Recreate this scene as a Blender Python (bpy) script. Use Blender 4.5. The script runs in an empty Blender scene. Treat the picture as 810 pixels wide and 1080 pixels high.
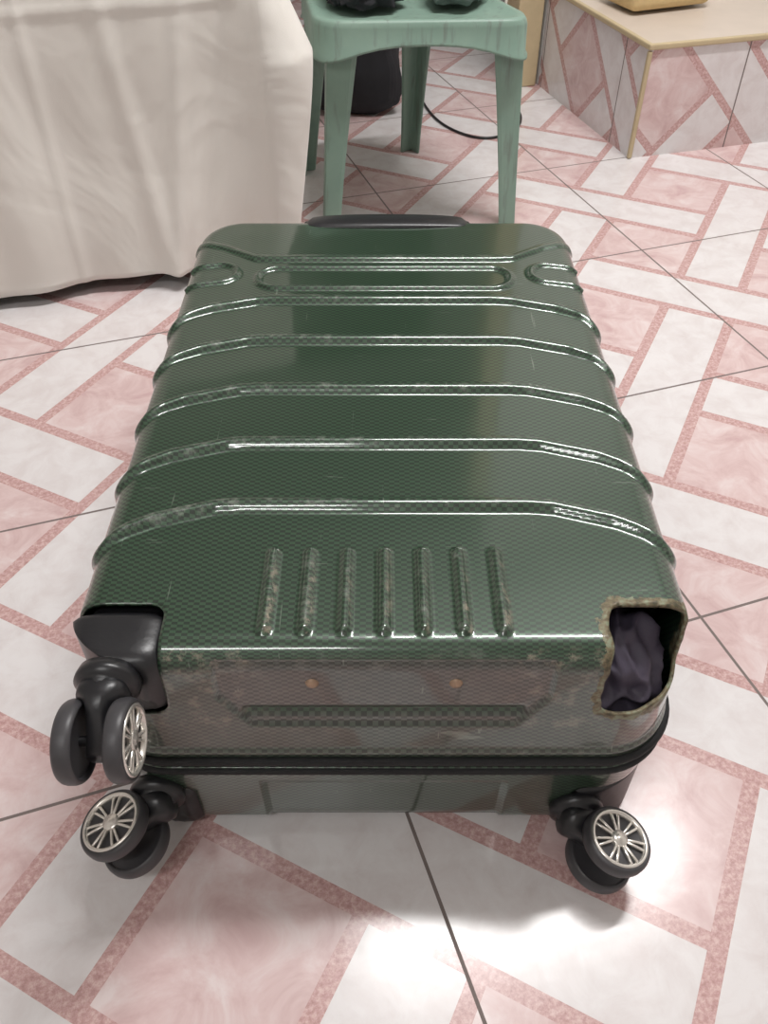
import bpy, bmesh, math, random
import numpy as np
from mathutils import Vector, Matrix, noise
random.seed(4)
S=bpy.context.scene
S.view_settings.view_transform='Standard'
COL=S.collection
ANG=math.radians(18.5); E1=np.array([math.cos(ANG),math.sin(ANG)]); E2=np.array([-math.sin(ANG),math.cos(ANG)])
O=np.array([-.015,.489]); TS=.405

# ---------------------------------------------------------------- helpers
def link(o,parent=None):
    COL.objects.link(o)
    if parent: o.parent=parent
    return o
def empty(name):
    e=bpy.data.objects.new(name,None); e.empty_display_size=.05; return link(e)
def mesh_obj(name,verts,faces,mat=None,parent=None,smooth=True):
    me=bpy.data.meshes.new(name); me.from_pydata([tuple(v) for v in verts],[],[tuple(f) for f in faces]); me.update()
    if smooth:
        for p in me.polygons: p.use_smooth=True
    if mat: me.materials.append(mat)
    return link(bpy.data.objects.new(name,me),parent)
def bm_obj(name,bm,mat=None,parent=None,smooth=True,M=None):
    me=bpy.data.meshes.new(name)
    if M is not None: bm.transform(M)
    bmesh.ops.recalc_face_normals(bm,faces=bm.faces)
    bm.to_mesh(me); bm.free()
    if smooth:
        for p in me.polygons: p.use_smooth=True
    mats=mat if isinstance(mat,list) else [mat]
    for m in mats:
        if m: me.materials.append(m)
    return link(bpy.data.objects.new(name,me),parent)
def box(bm,c,s,bev=.0,seg=3,M=None):
    r=bmesh.ops.create_cube(bm,size=1); vs=r['verts']
    for v in vs: v.co=Vector((v.co.x*s[0],v.co.y*s[1],v.co.z*s[2]))
    if bev>0:
        es=list({e for v in vs for e in v.link_edges})
        n0=set(bm.verts)-set(vs)
        bmesh.ops.bevel(bm,geom=es,offset=bev,segments=seg,profile=.5,affect='EDGES')
        vs=[v for v in bm.verts if v not in n0]
    for v in vs:
        if M is not None: v.co=M@v.co
        v.co+=Vector(c)
    return vs
def lathe(bm,prof,seg=48,M=Matrix(),mat=0,closed=False):
    rings=[]
    for (r,h) in prof:
        rings.append([bm.verts.new(M@Vector((h,r*math.cos(2*math.pi*i/seg),r*math.sin(2*math.pi*i/seg)))) for i in range(seg)])
    k=len(rings)
    for j in range(k if closed else k-1):
        A=rings[j];B=rings[(j+1)%k]
        for i in range(seg):
            f=bm.faces.new((A[i],A[(i+1)%seg],B[(i+1)%seg],B[i])); f.material_index=mat
def sweep(bm,pts,radii,seg=12,sx=1,caps=True,up=Vector((0,0,1)),pw=1.0):
    pts=[Vector(p) for p in pts]; rings=[]
    for i,p in enumerate(pts):
        t=(pts[min(i+1,len(pts)-1)]-pts[max(i-1,0)]).normalized()
        a=t.cross(up)
        if a.length<1e-4: a=t.cross(Vector((0,1,0)))
        a.normalize(); b=a.cross(t).normalized()
        r=radii[i] if isinstance(radii,(list,tuple)) else radii
        rx,ry=(r if isinstance(r,tuple) else (r*sx,r))
        ring=[]
        for k in range(seg):
            th=2*math.pi*k/seg; c,s=math.cos(th),math.sin(th)
            c=math.copysign(abs(c)**pw,c); s=math.copysign(abs(s)**pw,s)
            ring.append(bm.verts.new(p+a*rx*c+b*ry*s))
        rings.append(ring)
    for A,B in zip(rings,rings[1:]):
        for k in range(seg): bm.faces.new((A[k],A[(k+1)%seg],B[(k+1)%seg],B[k]))
    if caps: bm.faces.new(rings[0]); bm.faces.new(rings[-1][::-1])
    return rings
def sstep(a,b,x):
    t=np.clip((x-a)/(b-a),0,1); return t*t*(3-2*t)

# ---------------------------------------------------------------- node helper
class NT:
    def __init__(s,name):
        s.m=bpy.data.materials.new(name); s.m.use_nodes=True; s.t=s.m.node_tree; s.n=s.t.nodes; s.l=s.t.links
        s.b=s.n['Principled BSDF']
    def set(s,inp,v):
        if isinstance(v,bpy.types.NodeSocket): s.l.new(v,inp)
        elif v is not None:
            if isinstance(v,(tuple,list)) and len(v)==3 and inp.type=='RGBA': v=(*v,1)
            inp.default_value=v
    def P(s,**k):
        for a,v in k.items(): s.set(s.b.inputs[a.replace('_',' ')],v)
    def m_(s,op,a,b=None,c=None):
        n=s.n.new('ShaderNodeMath'); n.operation=op; s.set(n.inputs[0],a)
        if b is not None: s.set(n.inputs[1],b)
        if c is not None: s.set(n.inputs[2],c)
        return n.outputs[0]
    def mix(s,f,a,b,mode='MIX'):
        n=s.n.new('ShaderNodeMix'); n.data_type='RGBA'; n.blend_type=mode
        s.set(n.inputs[0],f); s.set(n.inputs[6],a); s.set(n.inputs[7],b); return n.outputs[2]
    def noise(s,scale,detail=3,rough=.5,vec=None,dist=0):
        n=s.n.new('ShaderNodeTexNoise'); n.inputs['Scale'].default_value=scale; n.inputs['Detail'].default_value=detail
        n.inputs['Roughness'].default_value=rough; n.inputs['Distortion'].default_value=dist
        if vec is not None: s.l.new(vec,n.inputs['Vector'])
        return n.outputs[0]
    def ramp(s,f,stops):
        n=s.n.new('ShaderNodeValToRGB'); e=n.color_ramp.elements
        while len(e)<len(stops): e.new(.5)
        for i,(p,c) in enumerate(stops):
            e[i].position=p; e[i].color=(*c,1) if isinstance(c,tuple) else (c,c,c,1)
        s.l.new(f,n.inputs[0]); return n.outputs[0]
    def coord(s,w='Object'): return s.n.new('ShaderNodeTexCoord').outputs[w]
    def mapping(s,v,sc=(1,1,1),rot=(0,0,0)):
        n=s.n.new('ShaderNodeMapping'); s.l.new(v,n.inputs[0]); n.inputs['Scale'].default_value=sc; n.inputs['Rotation'].default_value=rot; return n.outputs[0]
    def bump(s,h,st=.3,d=.002):
        n=s.n.new('ShaderNodeBump'); n.inputs['Strength'].default_value=st; n.inputs['Distance'].default_value=d; s.l.new(h,n.inputs['Height'])
        s.l.new(n.outputs[0],s.b.inputs['Normal'])
    def attr(s,name):
        n=s.n.new('ShaderNodeAttribute'); n.attribute_name=name; return n.outputs['Fac']
def simple(name,col,rough=.5,metal=0,var=.12,scale=30,bump=0,coat=0,bs=None):
    k=NT(name); v=k.coord(); n=k.noise(scale,4,.6,v)
    c=tuple(x*(1-var) for x in col); d=tuple(min(1,x*(1+var)) for x in col)
    k.P(Base_Color=k.mix(n,c,d),Roughness=rough,Metallic=metal,Coat_Weight=coat)
    if bump: k.bump(k.noise(bs or scale*3,4,.6,v),bump,.002)
    return k.m

# ---------------------------------------------------------------- materials
def tile_material():
    k=NT('pink_ceramic_tile'); uv=k.coord('UV'); sp=k.n.new('ShaderNodeSeparateXYZ'); k.l.new(uv,sp.inputs[0]); u,v=sp.outputs[0],sp.outputs[1]
    m=k.m_
    a=m('FRACT',u); b=m('FRACT',v)
    ea=m('MINIMUM',a,m('SUBTRACT',1,a)); eb=m('MINIMUM',b,m('SUBTRACT',1,b))
    grout=m('LESS_THAN',m('MINIMUM',ea,eb),.0042)
    p=m('ADD',m('ADD',u,v),.44); q=m('ADD',m('SUBTRACT',u,v),.5)
    dp=m('ABSOLUTE',m('SUBTRACT',m('FRACT',p),.5)); dq=m('ABSOLUTE',m('SUBTRACT',m('FRACT',q),.5))
    HS,HB=.278,.336
    inA=m('GREATER_THAN',dp,HS); inB=m('GREATER_THAN',dq,HS)
    bA=m('MULTIPLY',inA,m('LESS_THAN',dp,HB)); bB=m('MULTIPLY',inB,m('LESS_THAN',dq,HB))
    par=m('MODULO',m('ABSOLUTE',m('ADD',m('ROUND',p),m('ROUND',q))),2)
    par=m('GREATER_THAN',par,.5)
    useA=m('MULTIPLY',inA,m('MAXIMUM',m('SUBTRACT',1,inB),par))
    useB=m('MULTIPLY',inB,m('SUBTRACT',1,useA))
    band=m('ADD',m('MULTIPLY',useA,bA),m('MULTIPLY',useB,bB))
    lane=m('MAXIMUM',inA,inB)
    vec=k.mapping(uv,(1,1,1))
    nm=k.noise(7,5,.65,vec,.8); nf=k.noise(75,4,.75,vec); nl=k.noise(1.3,2,.5,vec)
    sq=k.ramp(nm,[(.3,(.55,.37,.365)),(.5,(.66,.50,.49)),(.7,(.74,.64,.63))])
    ln=k.ramp(k.noise(10,6,.65,vec,.5),[(.3,(.65,.60,.595)),(.6,(.74,.715,.715))])
    bd=k.ramp(nf,[(.34,(.41,.225,.215)),(.5,(.54,.335,.32)),(.66,(.68,.50,.48))])
    c=k.mix(lane,sq,ln); c=k.mix(band,c,bd)
    c=k.mix(m('MULTIPLY',nl,.12),c,(.66,.55,.54))
    c=k.mix(grout,c,(.18,.145,.135))
    k.P(Base_Color=c,Roughness=m('ADD',m('MULTIPLY',grout,.6),m('MULTIPLY_ADD',nm,.10,.15)),Specular_IOR_Level=.5)
    hh=m('ADD',m('MULTIPLY',grout,-1.0),m('MULTIPLY',k.noise(14,2,.5,vec),.35))
    k.bump(hh,.25,.0015)
    return k.m
TILE=tile_material()

def carbon_material():
    k=NT('green_carbon_shell'); uv=k.coord('UV'); ob=k.coord('Object'); m=k.m_
    ch=k.n.new('ShaderNodeTexChecker'); ch.inputs['Scale'].default_value=1; k.l.new(k.mapping(uv,(1/.0046,1/.0027,1)),ch.inputs[0])
    f=ch.outputs[1]
    base=k.mix(f,(.003,.015,.006),(.042,.088,.050))
    base=k.mix(m('MULTIPLY',k.noise(6,3,.5,ob),.2),base,(.012,.034,.018))
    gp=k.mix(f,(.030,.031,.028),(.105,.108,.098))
    base=k.mix(m('MULTIPLY',k.attr('front_sheen'),.85),base,gp)  # greyish floor reflection painted into the front face colour
    sc=k.ramp(k.noise(60,6,.7,ob),[(.54,0.0),(.72,1.0)])
    wear=m('MULTIPLY',m('MULTIPLY',k.attr('wear'),sc),.6)
    base=k.mix(wear,base,(.40,.41,.37))
    gr=m('MULTIPLY',k.attr('grime'),k.ramp(k.noise(70,6,.75,ob),[(.50,0.0),(.62,1.0)]))
    base=k.mix(m('MULTIPLY',gr,.8),base,(.42,.35,.27))
    for (scl,rot) in (((260,9,60),.5),((14,300,60),.3)):
        st=k.noise(1,3,.5,k.mapping(ob,scl,(0,0,rot))); st=k.ramp(st,[(.71,0.0),(.75,1.0)])
        base=k.mix(m('MULTIPLY',st,.28),base,(.40,.45,.38))
    tn=k.noise(95,5,.7,ob); tb=k.noise(28,2,.5,ob)
    tear=m('GREATER_THAN',m('ADD',k.attr('tear'),m('ADD',m('MULTIPLY',tn,.8),m('MULTIPLY',tb,.8))),1.33)
    gl=k.ramp(k.noise(160,3,.6,ob),[(.35,(.07,.055,.03)),(.5,(.20,.15,.085)),(.62,(.26,.28,.19))])
    base=k.mix(m('MULTIPLY',tear,.8),base,gl)
    k.P(Base_Color=base,Metallic=m('MULTIPLY',f,.3),Roughness=m('ADD',m('MULTIPLY_ADD',f,-.05,.36),m('MULTIPLY',tear,.3)),
        Coat_Weight=m('SUBTRACT',1,m('MULTIPLY',tear,.9)),Coat_Roughness=m('MULTIPLY_ADD',k.noise(8,3,.5,ob),.10,.03),Coat_IOR=1.52)
    k.bump(m('ADD',m('MULTIPLY',k.noise(9,2,.5,ob),1),m('MULTIPLY',f,.02)),.10,.006)
    return k.m
CARBON=carbon_material()
BLACK=simple('black_plastic',(.014,.014,.016),.33,var=.2,bump=.1,scale=60)
BLACKR=simple('black_rubber',(.02,.02,.022),.55,var=.2,scale=80)
TYRE=simple('grey_wheel_rubber',(.05,.048,.052),.42,var=.25,scale=60)
SILV=simple('silver_hub',(.80,.77,.72),.25,metal=.8,var=.12,scale=120)
ZIP=simple('zipper_tape',(.006,.007,.008),.7,var=.3,scale=200,bump=.4)
LIN=simple('purple_lining',(.060,.050,.076),.6,var=.2,scale=30,bump=.15,bs=500)
BRASS=simple('rusty_rivet',(.38,.26,.18),.45,metal=.4,var=.4,scale=400)

# ---------------------------------------------------------------- room
def T2(a,b):
    w=O+E1*a+E2*b; return (float(w[0]),float(w[1]))
A0,A1,B0,B1=-2.4,2.3,-2.2,2.95; CH=2.6
def uv_plane(name,verts,uvs,mat):
    me=bpy.data.meshes.new(name); me.from_pydata(verts,[],[tuple(range(len(verts)))]); ul=me.uv_layers.new(name='UVMap')
    for i,c in enumerate(uvs): ul.data[i].uv=c
    me.materials.append(mat); return link(bpy.data.objects.new(name,me))
cs=[(A0,B0),(A1,B0),(A1,B1),(A0,B1)]
uv_plane('floor',[(*T2(a,b),0) for a,b in cs],[(a/TS+20,b/TS+20) for a,b in cs],TILE)
WALL=simple('wall_paint',(.70,.69,.66),.7,var=.05,scale=4,bump=.1)
CEIL=simple('ceiling_paint',(.78,.78,.76),.8,var=.04,scale=4)
mesh_obj('ceiling',[(*T2(a,b),CH) for a,b in cs],[(3,2,1,0)],CEIL,smooth=False)
for nm,(p,q) in {'wall_front':(0,1),'wall_right':(1,2),'wall_back':(2,3),'wall_left':(3,0)}.items():
    P,Q=T2(*cs[p]),T2(*cs[q]); mesh_obj(nm,[(*P,0),(*Q,0),(*Q,CH),(*P,CH)],[(0,1,2,3)],WALL,smooth=False)
MR=Matrix.Rotation(ANG,3,'Z')
ADDED_DOOR=simple('added_door_dark',(.06,.045,.035),.45,var=.3,scale=6)
bm=bmesh.new()
def dbox(a,z,sx,sy,sz,dy=0):
    x,y=T2(a,B1-.03-dy); box(bm,(x,y,z),(sx,sy,sz),.004,2,M=MR)
dbox(.72,1.02,.82,.04,2.04)
for z_,h_ in ((.5,.7),(1.5,.85)):
    for s_ in (-.19,.19): dbox(.72+s_,z_,.28,.02,h_,.022)
for s_ in (-.45,.45): dbox(.72+s_,1.05,.08,.06,2.1,.004)
dbox(.72,2.09,.98,.06,.08,.004)
bm_obj('added_dark_door_1',bm,ADDED_DOOR,smooth=False)  # dark door added out of view to darken reflections in the shell

# ---------------------------------------------------------------- suitcase
case=empty('suitcase')
HW=.24; Y0=.367; Y1=1.082; T=.268; R=.058
def rounded_map(x,y,d,re,flare,depth):
    cx=np.clip(x,-(HW-R),HW-R); cy=np.clip(y,Y0+R,Y1-R)
    dx=x-cx; dy=y-cy; L=np.hypot(dx,dy); mx=np.maximum(abs(dx),abs(dy))
    k=np.where(L>1e-9,mx/np.maximum(L,1e-9),0); dx*=k; dy*=k
    L=np.hypot(dx,dy); n2x=np.where(L>1e-9,dx/np.maximum(L,1e-9),0); n2y=np.where(L>1e-9,dy/np.maximum(L,1e-9),0)
    s=np.maximum(R-L,0)
    a=np.clip(re-s,0,re); b=np.clip(re-d,0,re); l=np.hypot(a,b); l=np.maximum(l,1e-9)
    inr=(s<re)&(d<re)
    sn=np.where(inr,re-a/l*re,s); dn=np.where(inr,re-b/l*re,d)
    px=cx+dx+n2x*(s-sn)+n2x*flare*np.clip(d/depth,0,1); py=cy+dy+n2y*(s-sn)+n2y*flare*np.clip(d/depth,0,1)
    N=np.stack([n2x*a/l,n2y*a/l,-b/l],1)
    return np.stack([px,py,dn],1),N
def cut_sdf(P,sx,yc=.417,xc=.168,dc=.071,r=.013,jag=0,plan=False):
    x=P[:,0]*sx; q=np.stack([xc-x,P[:,1]-yc,P[:,2]-dc],1)
    if jag:
        w=jag*(np.sin(P[:,0]*120+P[:,2]*90)+.7*np.sin(P[:,1]*210+P[:,0]*160+2)+.4*np.sin(P[:,2]*330+1))
        q=q+w[:,None]
    q=q+r
    return np.linalg.norm(np.maximum(q,0),axis=1)+np.minimum(q.max(1),0)-r
def build_shell(name,depth,disp,flip,cuts,re=.022,step=.0022,flare=.005,mat=CARBON):
    nx=int(2*HW/step); ny=int((Y1-Y0)/step); nz=int(depth/step)
    xs=np.linspace(-HW,HW,nx+1); ys=np.linspace(Y0,Y1,ny+1); ds=np.linspace(0,depth,nz+1)
    V=[];F=[];UV=[];off=0
    def add(A,B,C,kind):
        nonlocal off
        n,m_=A.shape; V.append(np.stack([A.ravel(),B.ravel(),C.ravel()],1))
        i=np.arange(n*m_).reshape(n,m_)+off
        F.append(np.stack([i[:-1,:-1],i[1:,:-1],i[1:,1:],i[:-1,1:]],-1).reshape(-1,4)); off+=n*m_
        if kind=='t': u,v=A,B
        elif kind=='f': u,v=A,B-C
        elif kind=='b': u,v=A,B+C
        else: u,v=A+np.sign(A)*C,B
        UV.append(np.stack([u.ravel(),v.ravel()],1))
    X,Y=np.meshgrid(xs,ys,indexing='ij'); add(X,Y,X*0,'t')
    X,D=np.meshgrid(xs,ds,indexing='ij'); add(X,X*0+Y0,D,'f'); add(X,X*0+Y1,D,'b')
    Y,D=np.meshgrid(ys,ds,indexing='ij'); add(Y*0-HW,Y,D,'s'); add(Y*0+HW,Y,D,'s')
    V=np.concatenate(V);F=np.concatenate(F);UV=np.concatenate(UV)
    LUV=UV[F]
    key=np.round(V*1e5).astype(np.int64); _,idx,inv=np.unique(key,axis=0,return_index=True,return_inverse=True)
    inv=inv.ravel(); V=V[idx]; F=inv[F]
    P,N=rounded_map(V[:,0].copy(),V[:,1].copy(),V[:,2].copy(),re,flare,depth)
    h,wear,grime,front_sheen=disp(V[:,0],V[:,1],V[:,2],P)
    P=P+N*h[:,None]
    keep=np.ones(len(F),bool); tear=np.zeros(len(P))
    for (sx,kw) in cuts:
        for it in range(3):
            s=cut_sdf(P,sx,**kw); g=np.zeros_like(P)
            for ax in range(3):
                Q=P.copy(); Q[:,ax]+=1e-5; g[:,ax]=(cut_sdf(Q,sx,**kw)-s)/1e-5
            gt=g-(g*N).sum(1)[:,None]*N; l2=(gt**2).sum(1)
            near=(abs(s)<.0019)&(l2>.10)
            mv=-s[:,None]*gt/np.maximum(l2,.15)[:,None]; P=np.where(near[:,None],P+mv,P)
        s=cut_sdf(P,sx,**kw); keep&=~((s[F]<-.0005).any(1)|(s[F]<1e-4).all(1))
        if kw.get('jag'): tear=np.exp(-np.maximum(s,0)/.012)
    W=P.copy(); W[:,2]=(P[:,2] if flip else T-P[:,2])
    Nw=N.copy(); Nw[:,2]=(N[:,2] if flip else -N[:,2])
    c=np.cross(W[F[:,2]]-W[F[:,0]],W[F[:,3]]-W[F[:,1]]); dt=(c*Nw[F].mean(1)).sum(1)
    fl=dt<0; F[fl]=F[fl][:,::-1]; LUV[fl]=LUV[fl][:,::-1]
    F=F[keep];LUV=LUV[keep]
    used=np.unique(F); rm=-np.ones(len(W),int); rm[used]=np.arange(len(used)); F=rm[F]; W=W[used]
    me=bpy.data.meshes.new(name); me.from_pydata(W.tolist(),[],F.tolist())
    ul=me.uv_layers.new(name='UVMap'); ul.data.foreach_set('uv',LUV.reshape(-1).astype(np.float32))
    for nme,arr in (('wear',wear),('tear',tear),('grime',grime),('front_sheen',front_sheen)):
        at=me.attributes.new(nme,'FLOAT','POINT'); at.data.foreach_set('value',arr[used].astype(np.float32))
    me.polygons.foreach_set('use_smooth',np.ones(len(F),bool)); me.materials.append(mat); me.update()
    o=link(bpy.data.objects.new(name,me),case)
    sm=o.modifiers.new('thick','SOLIDIFY'); sm.thickness=.003; sm.offset=-1
    return o
def capsule(px,py,x0,y0,x1,y1,r):
    vx,vy=x1-x0,y1-y0; t=np.clip(((px-x0)*vx+(py-y0)*vy)/(vx*vx+vy*vy),0,1)
    return np.hypot(px-x0-t*vx,py-y0-t*vy)/r
def bumpf(t,flat=.35): return 1-sstep(flat,1,abs(t))
def disp_top(x,y,d,P):
    h=np.zeros_like(x); lat=abs(x)+np.where(abs(x)>HW-1e-6,d,0)
    isfb=((y<Y0+1e-6)|(y>Y1-1e-6))&(d>0)
    bend=np.interp(lat,[.125,.145,.195,.215,.235,.25,.30],[.001,-.001,-.017,-.028,-.046,-.050,-.050])
    amp=np.interp(lat,[.20,.245,.30],[1,.72,.6])
    for i,y0 in enumerate([.528,.612,.697,.786,.869]):
        t=(y-(y0+bend)); b=np.where(t>0,1-sstep(.001,.0060,t),1-sstep(.003,.013,-t))
        h=np.maximum(h,.0064*amp*b*(~isfb))
    ph=((y-bend-.528)/.0853)%1
    inb=((y-bend>.528)&(y-bend<.869))*(~isfb)
    h-= .0022*sstep(.04,.25,ph)*(1-sstep(.55,.92,ph))*inb
    bend2=np.interp(lat,[.14,.16,.20,.24,.3],[0,.002,.030,.045,.05])
    t=y-(.966+bend2); h=np.maximum(h,.0048*np.interp(lat,[.15,.22],[1,.55])*bumpf(t/.009,.3)*(lat<.26)*(~isfb))
    q=capsule(x,y,-.128,.919,.128,.919,1.0); h=np.where(d<=0,np.maximum(h,.0042*bumpf((q-.024)/.0055,.2)),h)
    for sg in (-1,1):
        q=capsule(x,y,sg*.198,.930,sg*.25,.918,1.0); h=np.where(d<=0,np.maximum(h,.004*bumpf((q-.021)/.006,.2)),h)
        q=capsule(x,y,sg*.150,1.022,sg*.190,1.040,1.0); h=np.where(d<=0,h-.0030*(1-sstep(.012,.022,q)),h)
    gr=np.zeros_like(x)
    for i in range(7):
        xi=-.0905+i*.0302; q=capsule(x,y,xi,.392,xi,.470,.0062); h=np.where(d<=0,np.maximum(h,.0050*bumpf(q,.3)),h)
        edge=np.exp(-((x-xi-.0035)/.0024)**2)*(y>.388)*(y<.470)
        gr=np.maximum(gr,np.where(d<=0,edge,0)*(1-sstep(.42,.47,y)*.7)*(.55+.45*(abs(x)>.05)))
    front=(y<Y0+1e-6)
    hexh=np.interp(d,[.008,.05,.086],[.128,.128,.105])
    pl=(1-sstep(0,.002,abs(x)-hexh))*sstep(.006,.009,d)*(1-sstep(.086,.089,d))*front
    h-=.0036*pl
    q=capsule(x,d,-.106,.073,.106,.073,.0070); slot=np.where(front,bumpf(q,.6),0); h-=.005*slot
    front_sheen=np.maximum(pl*1.0,front*.5*sstep(.01,.02,d))*(1-slot)
    h=h*(1-sstep(.112,.124,d))+.0025*sstep(.120,.124,d)
    wear=np.clip(h/.0065,0,1)*.8+.35*(1-sstep(0,.02,abs(P[:,1]-Y0)))*(d<.03)+.12*sstep(.22,.24,abs(x))
    gr=np.maximum(gr,.6*(1-sstep(0,.010,abs(P[:,1]-Y0-.004)))*(d<.012)*(abs(x)>.10))
    gr=np.maximum(gr,front*(.08+.25*sstep(.09,.12,abs(x))*(d<.09)))
    return h,wear,gr,front_sheen
def disp_bot(x,y,d,P):
    isfb=((y<Y0+1e-6)|(y>Y1-1e-6))&(d>0); h=np.zeros_like(x)
    for y0 in [.48,.565,.65,.735,.82,.905]:
        h=np.maximum(h,.005*bumpf((y-y0)/.014,.3)*(~isfb)*(d>0.01))
    front=(y<Y0+1e-6)
    h-=.003*front*(1-sstep(.105,.108,abs(x)))*(1-sstep(.085,.09,d))
    h=h*(1-sstep(.10,.11,d))+.0025*sstep(.112,.116,d)
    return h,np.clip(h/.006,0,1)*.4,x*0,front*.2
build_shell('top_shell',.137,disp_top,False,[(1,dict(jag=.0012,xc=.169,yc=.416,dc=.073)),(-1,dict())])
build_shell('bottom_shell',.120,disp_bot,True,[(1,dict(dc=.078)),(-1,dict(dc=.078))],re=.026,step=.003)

def plan_path(seg=14):
    pts=[]; r=R
    for (cx,cy,a0) in ((HW-R,Y0+R,-90),(HW-R,Y1-R,0),(-(HW-R),Y1-R,90),(-(HW-R),Y0+R,180)):
        for i in range(seg+1):
            a=math.radians(a0+90*i/seg); pts.append((cx+r*math.cos(a),cy+r*math.sin(a),math.cos(a),math.sin(a)))
    return pts
def band(name,prof,mat,off0):
    bm=bmesh.new(); pp=plan_path(); rings=[]
    for (x,y,nx,ny) in pp: rings.append([bm.verts.new((x+nx*(o+off0),y+ny*(o+off0),z)) for (o,z) in prof])
    n=len(rings); m=len(prof)
    for i in range(n):
        A=rings[i];B=rings[(i+1)%n]
        for j in range(m): bm.faces.new((A[j],A[(j+1)%m],B[(j+1)%m],B[j]))
    return bm_obj(name,bm,mat,case)
band('zipper_tape',[(-.006,.117),(.0035,.118),(.004,.121),(.0025,.1225),(.0025,.1275),(.004,.129),(.0035,.132),(-.006,.133)],ZIP,.002)
band('zipper_teeth',[(-.004,.1235),(.0015,.1235),(.0022,.125),(.0015,.1268),(-.004,.1268)],BLACKR,.004)
band('upper_piping',[(.0+.004*math.cos(t*math.pi/5),.1335+.0045*math.sin(t*math.pi/5)) for t in range(10)],ZIP,.0085)
band('lower_piping',[(.0+.0035*math.cos(t*math.pi/5),.1160+.0040*math.sin(t*math.pi/5)) for t in range(10)],ZIP,.0075)

bm=bmesh.new(); bmesh.ops.create_icosphere(bm,subdivisions=6,radius=1)
for v in bm.verts:
    n=v.co.normalized(); fold=1-abs(noise.noise(Vector((n.x*1.6+n.z*1.2,n.y*1.0,n.z*.8-n.x))*1.7+Vector((3,1,0))))*2
    w=fold*.18+noise.noise(n*1.5)*.14-.13+.015*noise.noise(n*9)
    v.co=Vector((.187,.430,.176))+Vector((n.x*.054,n.y*.056,n.z*.060))*(1+w)
bm_obj('lining_fabric',bm,LIN,case)
bm=bmesh.new(); box(bm,(0,(Y0+Y1)/2,.135),(2*HW-.03,Y1-Y0-.03,.07),.03,5); bm_obj('inner_lining',bm,BLACKR,case)
for sx in (-1,1):
    bm=bmesh.new(); lathe(bm,[(0,-.0025),(.0028,-.0022),(.0045,-.001),(.0058,.001),(.0058,.006)],24,Matrix.Translation((sx*.055,Y0+.002,T-.037))@Matrix.Rotation(math.pi/2,4,'Z'))
    bm_obj('rivet_1' if sx<0 else 'rivet_2',bm,BRASS,case)

def housing(name,sx,zc,zs):
    bm=bmesh.new()
    ex=(.0410,.036,zs); c=Vector((sx*.2035,.3965,zc))
    bmesh.ops.create_uvsphere(bm,u_segments=64,v_segments=40,radius=1)
    for v in bm.verts:
        q=v.co; pwr=4.5; k=(abs(q.x)**pwr+abs(q.y)**pwr+abs(q.z)**pwr)**(1/pwr); q=q/k
        v.co=Vector((q.x*ex[0],q.y*ex[1],q.z*ex[2]))+c
        lx=v.co.x*sx-(HW-R); ly=(Y0+R)-v.co.y; L=math.hypot(max(lx,0),max(ly,0))
        if lx>0 and ly>0 and L>R+.003:
            f=(R+.003)/L; v.co.x=sx*((HW-R)+lx*f); v.co.y=(Y0+R)-ly*f
        t=float(sstep(.406,.418,v.co.y))
        v.co.x=c.x-sx*.003*t+(v.co.x-c.x)*(1-.20*t); v.co.z=c.z+(v.co.z-c.z)*(1-.20*t)
    return bm_obj(name,bm,BLACK,case)
housing('wheel_housing_upper',-1,T-.0375,.0355)
housing('wheel_housing_lower_a',-1,.040,.036)
housing('wheel_housing_lower_b',1,.040,.036)

def wheel(bm_t,bm_h,M,out):
    r=.0305; w=.0072
    prof=[(.0262,w*.9),(.0268,w),(.0285,w*.95),(.0298,w*.70),(r,w*.35),(r,-w*.35),(.0298,-w*.70),(.0285,-w*.95),(.0268,-w),(.0262,-w*.9),(.0255,-w*.6),(.0255,w*.6)]
    lathe(bm_t,prof,56,M,0,True)
    for s in (1,-1): lathe(bm_t,[(.0001,s*w*.45),(.0258,s*w*.45)],40,M)
    s=out
    lathe(bm_h,[(.0262,s*w*.5),(.0262,s*w*1.02),(.0252,s*w*1.14),(.0232,s*w*1.06),(.0226,s*w*.5)],56,M)
    lathe(bm_h,[(.0001,s*w*1.18),(.0032,s*w*1.15),(.0042,s*w*1.0),(.0070,s*w*1.05),(.0075,s*w*.9),(.0075,s*w*.45)],32,M)
    for i in range(7):
        for dth in (-.14,.14):
            Rm=Matrix.Rotation(2*math.pi*i/7+dth,4,'X')
            vs=box(bm_h,(0,0,0),(w*.45,.0175,.0023),.0004,1)
            for v in vs: v.co=M@(Rm@(v.co+Vector((s*w*.74,.0150,0))))
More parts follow.
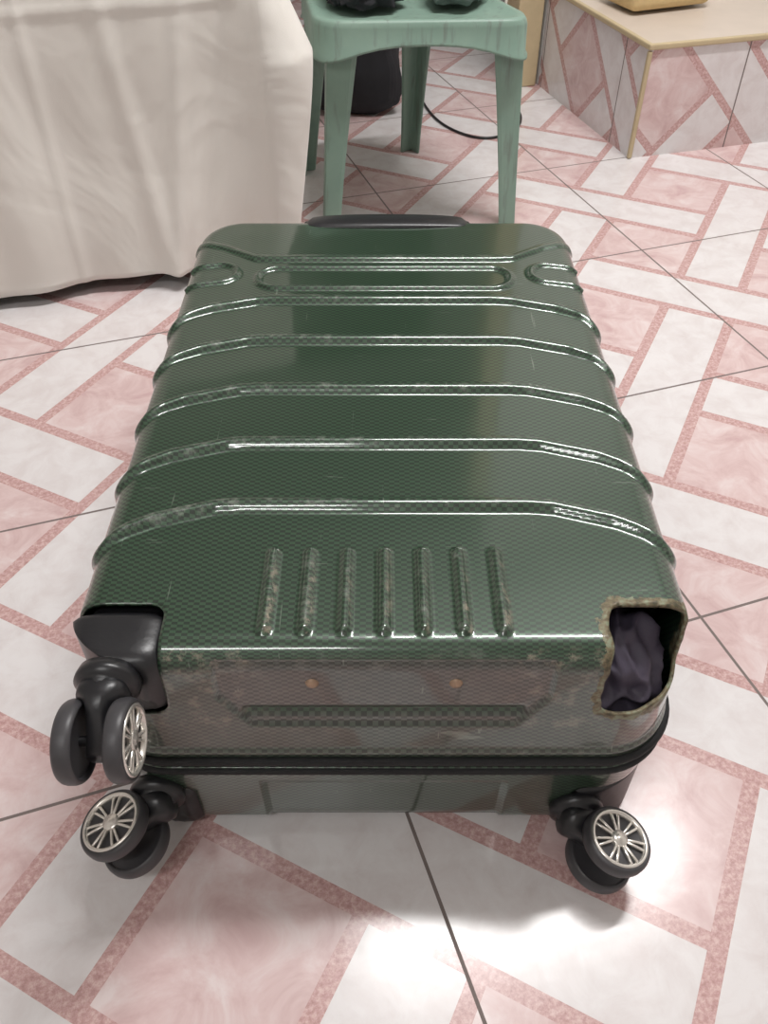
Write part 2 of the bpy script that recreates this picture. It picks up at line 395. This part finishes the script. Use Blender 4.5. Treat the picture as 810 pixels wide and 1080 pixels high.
def caster(name,base,trail,out,axle,tl):
    base=Vector(base); X=Vector(axle).normalized(); Y=Vector((0,1,0)); Z=X.cross(Y).normalized()
    if Z.dot(Vector(trail))>0: Z=-Z; X=-X
    M=Matrix.Translation(base)@Matrix((X,Y,Z)).transposed().to_4x4()
    bt=bmesh.new();bh=bmesh.new();bf=bmesh.new()
    for s in (1,-1):
        wheel(bt,bh,M@Matrix.Translation((s*.0180,-out,-tl)),s)
    MY=M@Matrix.Rotation(-math.pi/2,4,'Z')
    lathe(bf,[(.0001,-.004),(.023,-.004),(.0245,.002),(.0245,.006),(.021,.009),(.0185,.011),(.0185,.015),(.0001,.016)],40,MY)
    rings=[]
    for (yy,zz,hx,hz) in [(-.008,.0,.0175,.0175),(-.014,.001,.0190,.0175),(-.020,.002,.018,.0160),(-.026,.001,.0105,.0160),(-out*.8,-tl*.5,.0088,.018),(-out,-tl,.0088,.014),(-out-.012,-tl-.004,.0085,.006)]:
        ring=[]
        for k in range(28):
            th=2*math.pi*k/28; c,s=math.cos(th),math.sin(th); c=math.copysign(abs(c)**.7,c); s=math.copysign(abs(s)**.7,s)
            ring.append(bf.verts.new(M@Vector((c*hx,yy,zz+s*hz))))
        rings.append(ring)
    for A,B in zip(rings,rings[1:]):
        for k in range(28): bf.faces.new((A[k],A[(k+1)%28],B[(k+1)%28],B[k]))
    bf.faces.new(rings[0]); bf.faces.new(rings[-1][::-1])
    lathe(bf,[(.004,-.024),(.004,.024)],16,M@Matrix.Translation((0,-out,-tl)))
    bm_obj(name+'_fork',bf,BLACK,case); bm_obj(name+'_tyres',bt,TYRE,case); bm_obj(name+'_hubs',bh,SILV,case)
caster('caster_upper',(-.2045,.362,.247),(0.0,0,-1),.043,(1,0,.05),.014)
caster('caster_lower_a',(-.201,.364,.072),(-.95,0,-.3),.036,(-.33,0,.94),.024)
caster('caster_lower_b',(.175,.364,.043),(.95,0,-.3),.038,(.27,0,.96),.024)

# flat carry handle sitting on the far edge
bm=bmesh.new()
pts=[];rad=[]
for i in range(33):
    t=i/32; x=-.102+.212*t; k=math.sin(math.pi*t)**.3 if 0<t<1 else 0
    pts.append((x,1.071-.003*k,.262+.005*k)); rad.append((.011+.008*k,.004+.003*k))
sweep(bm,pts,rad,16,pw=.75)
bm_obj('carry_handle',bm,BLACK,case)
bm=bmesh.new(); box(bm,(.004,1.080,.247),(.225,.014,.032),.006,3); bm_obj('handle_base',bm,BLACK,case)
for i,(yy,zz) in enumerate([(.487,.17),(.905,.17)]):
    bm=bmesh.new(); box(bm,(.254,yy,zz),(.022,.045,.05),.007,3); bm_obj('side_foot_%d'%(i+1),bm,BLACKR,case)
bm=bmesh.new(); pts=[];rad=[]
for i in range(17):
    t=i/16; k=math.sin(math.pi*t)**.4 if 0<t<1 else 0
    pts.append((.247+.008*k,.60+.2*t,.150)); rad.append((.005,.010))
sweep(bm,pts,rad,12); bm_obj('side_handle',bm,BLACK,case)

# ---------------------------------------------------------------- plastic chair
k=NT('pale_green_plastic'); ob=k.coord(); n=k.noise(9,5,.65,ob); sc=k.ramp(k.noise(1,4,.6,k.mapping(ob,(70,70,6))),[(.56,0.0),(.70,1.0)])
c=k.mix(n,(.15,.25,.20),(.27,.375,.31)); c=k.mix(k.m_('MULTIPLY',sc,.6),c,(.14,.155,.14)); k.P(Base_Color=c,Roughness=.45); k.bump(k.noise(60,3,.5,ob),.08,.001); GREEN=k.m
chair=empty('plastic_chair')
SZ=.372
feet={'FL':(-.112,1.60),'FR':(.252,1.62),'BR':(.062,2.00),'BL':(-.175,1.88)}
tops={'FL':(-.084,1.63),'FR':(.228,1.645),'BR':(.075,1.955),'BL':(-.135,1.86)}
ctr=Vector((sum(t[0] for t in tops.values())/4,sum(t[1] for t in tops.values())/4,0))
for i,kx in enumerate(['FL','FR','BR','BL']):
    f=Vector((*feet[kx],0)); t=Vector((*tops[kx],SZ-.012)); bm=bmesh.new()
    outd=Vector((f.x-ctr.x,f.y-ctr.y,0)).normalized(); side=Vector((-outd.y,outd.x,0))
    prof=[(-1,-.55),(-.85,-.30),(0,.55),(.85,-.30),(1,-.55),(.78,-.62),(0,.15),(-.78,-.62)]
    rings=[]
    for j in range(9):
        u=j/8; c0=f.lerp(t,u); w=.023+.017*u**1.5
        rings.append([bm.verts.new(c0+side*(a*w)+outd*(b*w)) for a,b in prof])
    for A,B in zip(rings,rings[1:]):
        for q in range(8): bm.faces.new((A[q],A[(q+1)%8],B[(q+1)%8],B[q]))
    bm.faces.new(rings[0]); bm.faces.new(rings[-1])
    o=bm_obj('leg_%d'%(i+1),bm,GREEN,chair,smooth=False)
    bv=o.modifiers.new('b','BEVEL'); bv.width=.003; bv.segments=3
def quad_outline(cors,rad,n=10,push=0):
    out=[]; m=len(cors)
    for i in range(m):
        p=Vector(cors[i]); a=(Vector(cors[i-1])-p).normalized(); b=(Vector(cors[(i+1)%m])-p).normalized()
        P0=p+a*rad; P1=p+b*rad
        for j in range(n+1):
            t=j/n; out.append(P0*(1-t)**2+p*2*t*(1-t)+P1*t*t)
        nx_=Vector(cors[(i+1)%m]); bb=(p-nx_).normalized(); Q0=nx_+bb*rad
        for j in range(1,10): out.append(P1.lerp(Q0,j/10))
    return out
cors=[(-.118,1.592),(.262,1.608),(.105,1.985),(-.165,1.90)]
ol=quad_outline(cors,.06); c2=Vector((ctr.x,ctr.y))
bm=bmesh.new(); rings=[]
N=len(ol)
def apr(i):
    best=min((Vector(c)-ol[i]).length for c in cors); return .030+.030*math.exp(-(best/.085)**2)
profs=[(.0,-.014,0),(.55,-.010,0),(.86,-.006,0),(.93,.0,0),(.985,.0,0),(1.0,-.004,0),(1.012,-.012,0),(1.018,0,1),(1.035,-.004,1),(1.035,-.008,1),(.985,-.006,1),(.97,-.016,2)]
for (s,z,kd) in profs:
    ring=[]
    for i,p in enumerate(ol):
        q=c2+(p-c2)*max(s,.02)
        zz=SZ+z if kd==0 else (SZ-apr(i)+z if kd==1 else SZ+z)
        ring.append(bm.verts.new((q.x,q.y,zz)))
    rings.append(ring)
for A,B in zip(rings,rings[1:]):
    for q in range(N): bm.faces.new((A[q],A[(q+1)%N],B[(q+1)%N],B[q]))
bm.faces.new(rings[0])
bm_obj('seat',bm,GREEN,chair)
bL=Vector((-.155,1.90,SZ-.01)); bR=Vector((.095,1.975,SZ-.01)); lean=Vector((-.025,.09,.36))
bm=bmesh.new()
for b in (bL,bR):
    sweep(bm,[b+lean*(i/6)+Vector((0,.0,0)) for i in range(7)],[(.018,.012)]*7,12,pw=.7,up=Vector((0,1,0)))
for hh in (.45,.97):
    a=bL+lean*hh; b=bR+lean*hh
    sweep(bm,[a.lerp(b,t/8)+Vector((-.02,.06,0))*math.sin(math.pi*t/8)*.5 for t in range(9)],[(.011,.024 if hh<.9 else .035)]*9,12,pw=.7)
for t in (.25,.5,.75):
    a=bL.lerp(bR,t); bow=Vector((-.02,.06,0))*math.sin(math.pi*t)*.5
    sweep(bm,[a+lean*.02,a+lean*.45+bow,a+lean*.97+bow],[(.014,.005)]*3,10,up=Vector((0,1,0)))
bm_obj('backrest',bm,GREEN,chair)

def lump(name,c,sx,mat,seed,amp=.3,sub=5,flat=None,rot=0,freq=2.5):
    bm=bmesh.new(); bmesh.ops.create_icosphere(bm,subdivisions=sub,radius=1); Rz=Matrix.Rotation(rot,3,'Z')
    for v in bm.verts:
        n=v.co.normalized(); k_=1+amp*(noise.noise(n*freq+Vector((seed,0,0)))+.6*abs(noise.noise(n*freq*2.3+Vector((0,seed,0)))))
        q=Vector((math.copysign(abs(n.x)**.8,n.x)*sx[0],math.copysign(abs(n.y)**.8,n.y)*sx[1],math.copysign(abs(n.z)**.8,n.z)*sx[2]))*k_
        q=Rz@q+Vector(c)
        if flat is not None and q.z<flat: q.z=flat+.0005
        v.co=q
    return bm_obj(name,bm,mat)
DCL=simple('dark_cloth',(.018,.018,.022),.85,var=.4,scale=20,bump=.4)
GCL=simple('grey_cloth',(.12,.15,.14),.9,var=.4,scale=20,bump=.4)
lump('folded_jacket',(-.035,1.75,SZ+.03),(.066,.09,.045),DCL,2,flat=SZ+.001)
lump('grey_towel',(.130,1.76,SZ+.022),(.05,.08,.032),GCL,7,flat=SZ+.001,amp=.2)
bm=bmesh.new(); box(bm,(0,0,0),(.22,.16,.20),.035,5)
bmesh.ops.subdivide_edges(bm,edges=bm.edges[:],cuts=3,use_grid_fill=True)
for v in bm.verts:
    w=noise.noise(v.co*14)*.018+abs(noise.noise(v.co*30))*.008; v.co+=v.co.normalized()*w
    v.co.x*=1-.25*max(0,v.co.z/.1); v.co+=Vector((-.065,2.29,.112)); v.co.z=max(v.co.z,.001)
sweep(bm,[Vector((-.065+.06*math.cos(a),2.27,.20+.05*math.sin(a))) for a in [math.pi*i/12 for i in range(13)]],.006,8)
bm_obj('black_bag',bm,DCL)
cu=bpy.data.curves.new('power_cable','CURVE'); cu.dimensions='3D'; cu.bevel_depth=.003; cu.bevel_resolution=3
sp=cu.splines.new('NURBS'); cp=[(.09,2.40),(.11,2.22),(.17,2.10),(.25,2.05),(.33,2.12),(.36,2.25),(.30,2.45),(.33,2.65)]
sp.points.add(len(cp)-1)
for i,p in enumerate(cp): sp.points[i].co=(p[0],p[1],.0035,1)
sp.order_u=4; sp.use_endpoint_u=True; cu.materials.append(BLACK); link(bpy.data.objects.new('power_cable',cu))

# ---------------------------------------------------------------- table + cloth
k=NT('cream_tablecloth'); ob=k.coord()
c=k.mix(k.noise(3,4,.6,ob),(.75,.715,.66),(.80,.775,.73)); c=k.mix(k.ramp(k.noise(5,5,.7,ob),[(.62,0.0),(.8,.5)]),c,(.68,.61,.53))
k.P(Base_Color=c,Roughness=.9,Sheen_Weight=.2)
n1=k.noise(5,3,.5,ob,1.0); n2=k.noise(1,2,.4,k.mapping(ob,(6,6,2.0),(0,0,.3)),1.0)
h=k.m_('ADD',k.m_('ADD',n1,k.m_('MULTIPLY',n2,1.0)),k.m_('MULTIPLY',k.noise(700,2,.5,ob),.02)); k.bump(h,.50,.02); CLOTH=k.m
WOOD=simple('table_wood',(.25,.15,.08),.5,var=.2,scale=8)
corner=np.array([-.178,1.445]); DA=math.radians(16.5); e1=np.array([math.cos(DA),math.sin(DA)]); e2=np.array([-math.sin(DA),math.cos(DA)])
LX,LY=1.45,.65; rc=.018
def path():
    C=[corner,corner+e2*LY,corner+e2*LY-e1*LX,corner-e1*LX]; out=[]
    dirs=[e2,-e1,-e2,e1]
    for i in range(4):
        p=C[i]; q=C[(i+1)%4]; dd=dirs[i]; pd=dirs[i-1]
        nrm0=np.array([pd[1],-pd[0]]); nrm1=np.array([dd[1],-dd[0]])
        cc=p-pd*rc+dd*rc
        for j in range(9):
            a=j/8*math.pi/2; n=nrm0*math.cos(a)+nrm1*math.sin(a); out.append((cc+n*rc,n,i))
        L=np.linalg.norm(q-p)-2*rc; m=int(L/.006)
        for j in range(1,m): out.append((p+dd*(rc+L*j/m),nrm1,i))
    return out
pp=path(); TZ=.745
NZ=110; ss=[0]
for i in range(1,len(pp)): ss.append(ss[-1]+np.linalg.norm(pp[i][0]-pp[i-1][0]))
tot=ss[-1]+.01
verts=[];faces=[]
nP=len(pp)
def gz(x): return math.exp(-x*x)
for j in range(NZ+1):
    z=.030+(TZ-.030)*j/NZ; fall=(TZ-z)/TZ
    for i,(p,n,seg) in enumerate(pp):
        sgn=ss[i] if ss[i]<tot/2 else ss[i]-tot
        f=.009*fall*(math.sin(sgn*22+1.3*math.sin(sgn*5))+.5*math.sin(sgn*47+2))
        f*=(.3+.7*min(1,abs(sgn)/.3))
        f+=.008*fall
        pk=(max(0,1-(z-.36)/.16) if z>.36 else sstep(.02,.36,z)*.75+.25)
        f+=.070*float(pk)*gz((sgn-.035)/.042)
        f+=.013*gz((sgn+.14-.16*(z-.3))/.014)*fall - .012*gz((sgn+.10-.20*(z-.2))/.016)*fall
        f+=.010*gz((sgn+.22+.10*(z-.3))/.015)*fall
        f+=.0035*max(0,1-abs(sgn+.345)/.012)
        f+=.0030*max(0,1-abs(z-.445)/.012)*(sgn<-.03)
        f+=.006*noise.noise(Vector((p[0]*4,p[1]*4,z*5)))*fall*2
        q=p+n*f; zz=z+(.008*math.sin(sgn*3+.5) if j==0 else 0)
        verts.append((q[0],q[1],zz))
for j in range(NZ):
    for i in range(nP):
        faces.append((j*nP+i,j*nP+(i+1)%nP,(j+1)*nP+(i+1)%nP,(j+1)*nP+i))
cc=corner+e2*LY/2-e1*LX/2; last=NZ
for kf,dz in ((.99,.004),(.5,.005),(.02,.005)):
    for i,(p,n,seg) in enumerate(pp):
        q=cc+(p-cc)*kf; verts.append((q[0],q[1],TZ+dz))
    for i in range(nP): faces.append((last*nP+i,last*nP+(i+1)%nP,(last+1)*nP+(i+1)%nP,(last+1)*nP+i))
    last+=1
faces.append(tuple(last*nP+i for i in range(nP)))
table=empty('covered_table')
o=mesh_obj('tablecloth',verts,faces,CLOTH,table); sm=o.modifiers.new('t','SOLIDIFY'); sm.thickness=.0015; sm.offset=-1
Mt=Matrix.Rotation(DA,3,'Z')
bm=bmesh.new(); box(bm,(cc[0],cc[1],TZ-.018),(LX-.01,LY-.01,.028),.004,2,M=Mt)
for a in (-1,1):
    for b in (-1,1):
        q=cc+e1*a*(LX/2-.12)+e2*b*(LY/2-.12); box(bm,(q[0],q[1],.357),(.045,.045,.714),.004,2,M=Mt)
bm_obj('table_frame',bm,WOOD,table,smooth=False)

# ---------------------------------------------------------------- tiled step with trims
step=empty('tiled_step'); SA=math.radians(16); s1=np.array([math.cos(SA),math.sin(SA)]); s2=np.array([-math.sin(SA),math.cos(SA)])
c0=np.array([.5627,1.9556]); SH=.232; SL,SD=1.3,.52
def sp_(a,b): w=c0+s1*a+s2*b; return (float(w[0]),float(w[1]))
V8=[(*sp_(a,b),z) for z in (0,SH) for a,b in ((0,0),(SL,0),(SL,SD),(0,SD))]
me=bpy.data.meshes.new('step_body'); me.from_pydata(V8,[],[(0,1,5,4),(3,0,4,7),(4,5,6,7),(1,2,6,5),(2,3,7,6)])
ul=me.uv_layers.new(name='UVMap'); U=lambda L:[ (a/TS,b/TS) for a,b in L]
uvs=U([(.16,.08),(.16+SL,.08),(.16+SL,.08+SH),(.16,.08+SH)])+U([(-SD+.1,.1),(.1,.1),(.1,.1+SH),(-SD+.1,.1+SH)])+U([(0,0),(SL,0),(SL,SD),(0,SD)])+U([(0,0),(SD,0),(SD,SH),(0,SH)])+U([(0,0),(SL,0),(SL,SH),(0,SH)])
for i,c in enumerate(uvs): ul.data[i].uv=c
me.materials.append(TILE)
TOPM=simple('beige_step_top',(.58,.50,.43),.4,var=.12,scale=10)
me.materials.append(TOPM); me.polygons[2].material_index=1
link(bpy.data.objects.new('step_body',me),step)
YW=simple('yellow_wood',(.52,.42,.26),.5,var=.15,scale=25)
Ms=Matrix.Rotation(SA,3,'Z')
bm=bmesh.new()
for (a,b,sx,sy) in ((SL/2,0,SL+.012,.012),(0,SD/2,.012,SD)):
    x,y=sp_(a,b); box(bm,(x,y,SH+.001),(sx,sy,.012),.003,2,M=Ms)
x,y=sp_(0,0); box(bm,(x,y,SH/2-.003),(.010,.010,SH-.008),.003,2,M=Ms)
bm_obj('step_trim',bm,YW,step,smooth=False)
x,y=sp_(-.045,SD+.04); bm=bmesh.new(); box(bm,(x,y,1.05),(.07,.09,2.1),.004,2,M=Ms); bm_obj('trim_1',bm,YW,smooth=False)
x,y=sp_(.70,SD+.05); bm=bmesh.new(); box(bm,(x,y,CH/2-.001),(1.40,.09,CH-.004),0,1,M=Ms); bm_obj('wall_partition',bm,WALL,smooth=False)
cu=bpy.data.curves.new('white_cable','CURVE'); cu.dimensions='3D'; cu.bevel_depth=.004; sp=cu.splines.new('NURBS')
x0,y0=sp_(-.10,SD-.02); cp=[(x0-.01,y0,.004),(x0-.03,y0,.12),(x0-.02,y0+.02,.28),(x0+.02,y0+.03,.45),(x0+.02,y0+.03,.9)]
sp.points.add(4)
for i,p in enumerate(cp): sp.points[i].co=(*p,1)
sp.order_u=4; sp.use_endpoint_u=True; cu.materials.append(simple('white_cable_pvc',(.7,.68,.6),.4)); link(bpy.data.objects.new('white_cable',cu))
FOAM=simple('yellow_foam',(.64,.48,.25),.9,var=.15,scale=40,bump=.5)
bm=bmesh.new(); x,y=sp_(.17,.30); box(bm,(x,y,SH+.042),(.22,.15,.07),.018,4,M=Ms@Matrix.Rotation(.1,3,'Z')); bm_obj('foam_block',bm,FOAM)

# ---------------------------------------------------------------- lights
EM=NT('tube_glow'); EM.P(Base_Color=(1,1,1),Emission_Color=(1,.99,.97),Emission_Strength=6); EM=EM.m
WHITE=simple('fixture_white',(.8,.8,.8),.4)
def tube(name,x,y,z,rot,L,pw):
    e=empty(name); e.location=(x,y,z); e.rotation_euler=(0,0,rot)
    bm=bmesh.new(); box(bm,(0,0,.045),(L+.06,.07,.05),.008,2); bm_obj('fixture_base',bm,WHITE,e,smooth=False)
    bm=bmesh.new(); lathe(bm,[(.0001,-L/2),(.014,-L/2),(.014,L/2),(.0001,L/2)],20); bm_obj('lamp_tube',bm,EM,e)
    l=bpy.data.lights.new(name+'_light','AREA'); l.shape='RECTANGLE'; l.size=L; l.size_y=.13; l.energy=pw; l.color=(1,.985,.975)
    o=bpy.data.objects.new('tube_light',l); o.location=(0,0,-.02); link(o,e)
tube('ceiling_lamp',.55,1.30,2.52,.3,1.2,53)
tube('added_fill_lamp',-.7,-.9,2.52,.3,1.2,16)  # fill lamp added behind the camera, no known source there
w=bpy.data.worlds.new('World'); S.world=w; w.use_nodes=True; w.node_tree.nodes['Background'].inputs[0].default_value=(.9,.92,1,1); w.node_tree.nodes['Background'].inputs[1].default_value=.5

# ---------------------------------------------------------------- camera
cam=bpy.data.cameras.new('camera'); cam.sensor_fit='VERTICAL'; cam.sensor_height=36; cam.lens=890/1080*36; cam.clip_start=.02
co=bpy.data.objects.new('camera',cam); co.location=(0,0,.775); co.rotation_euler=(math.radians(90-44.35),0,0); link(co); S.camera=co
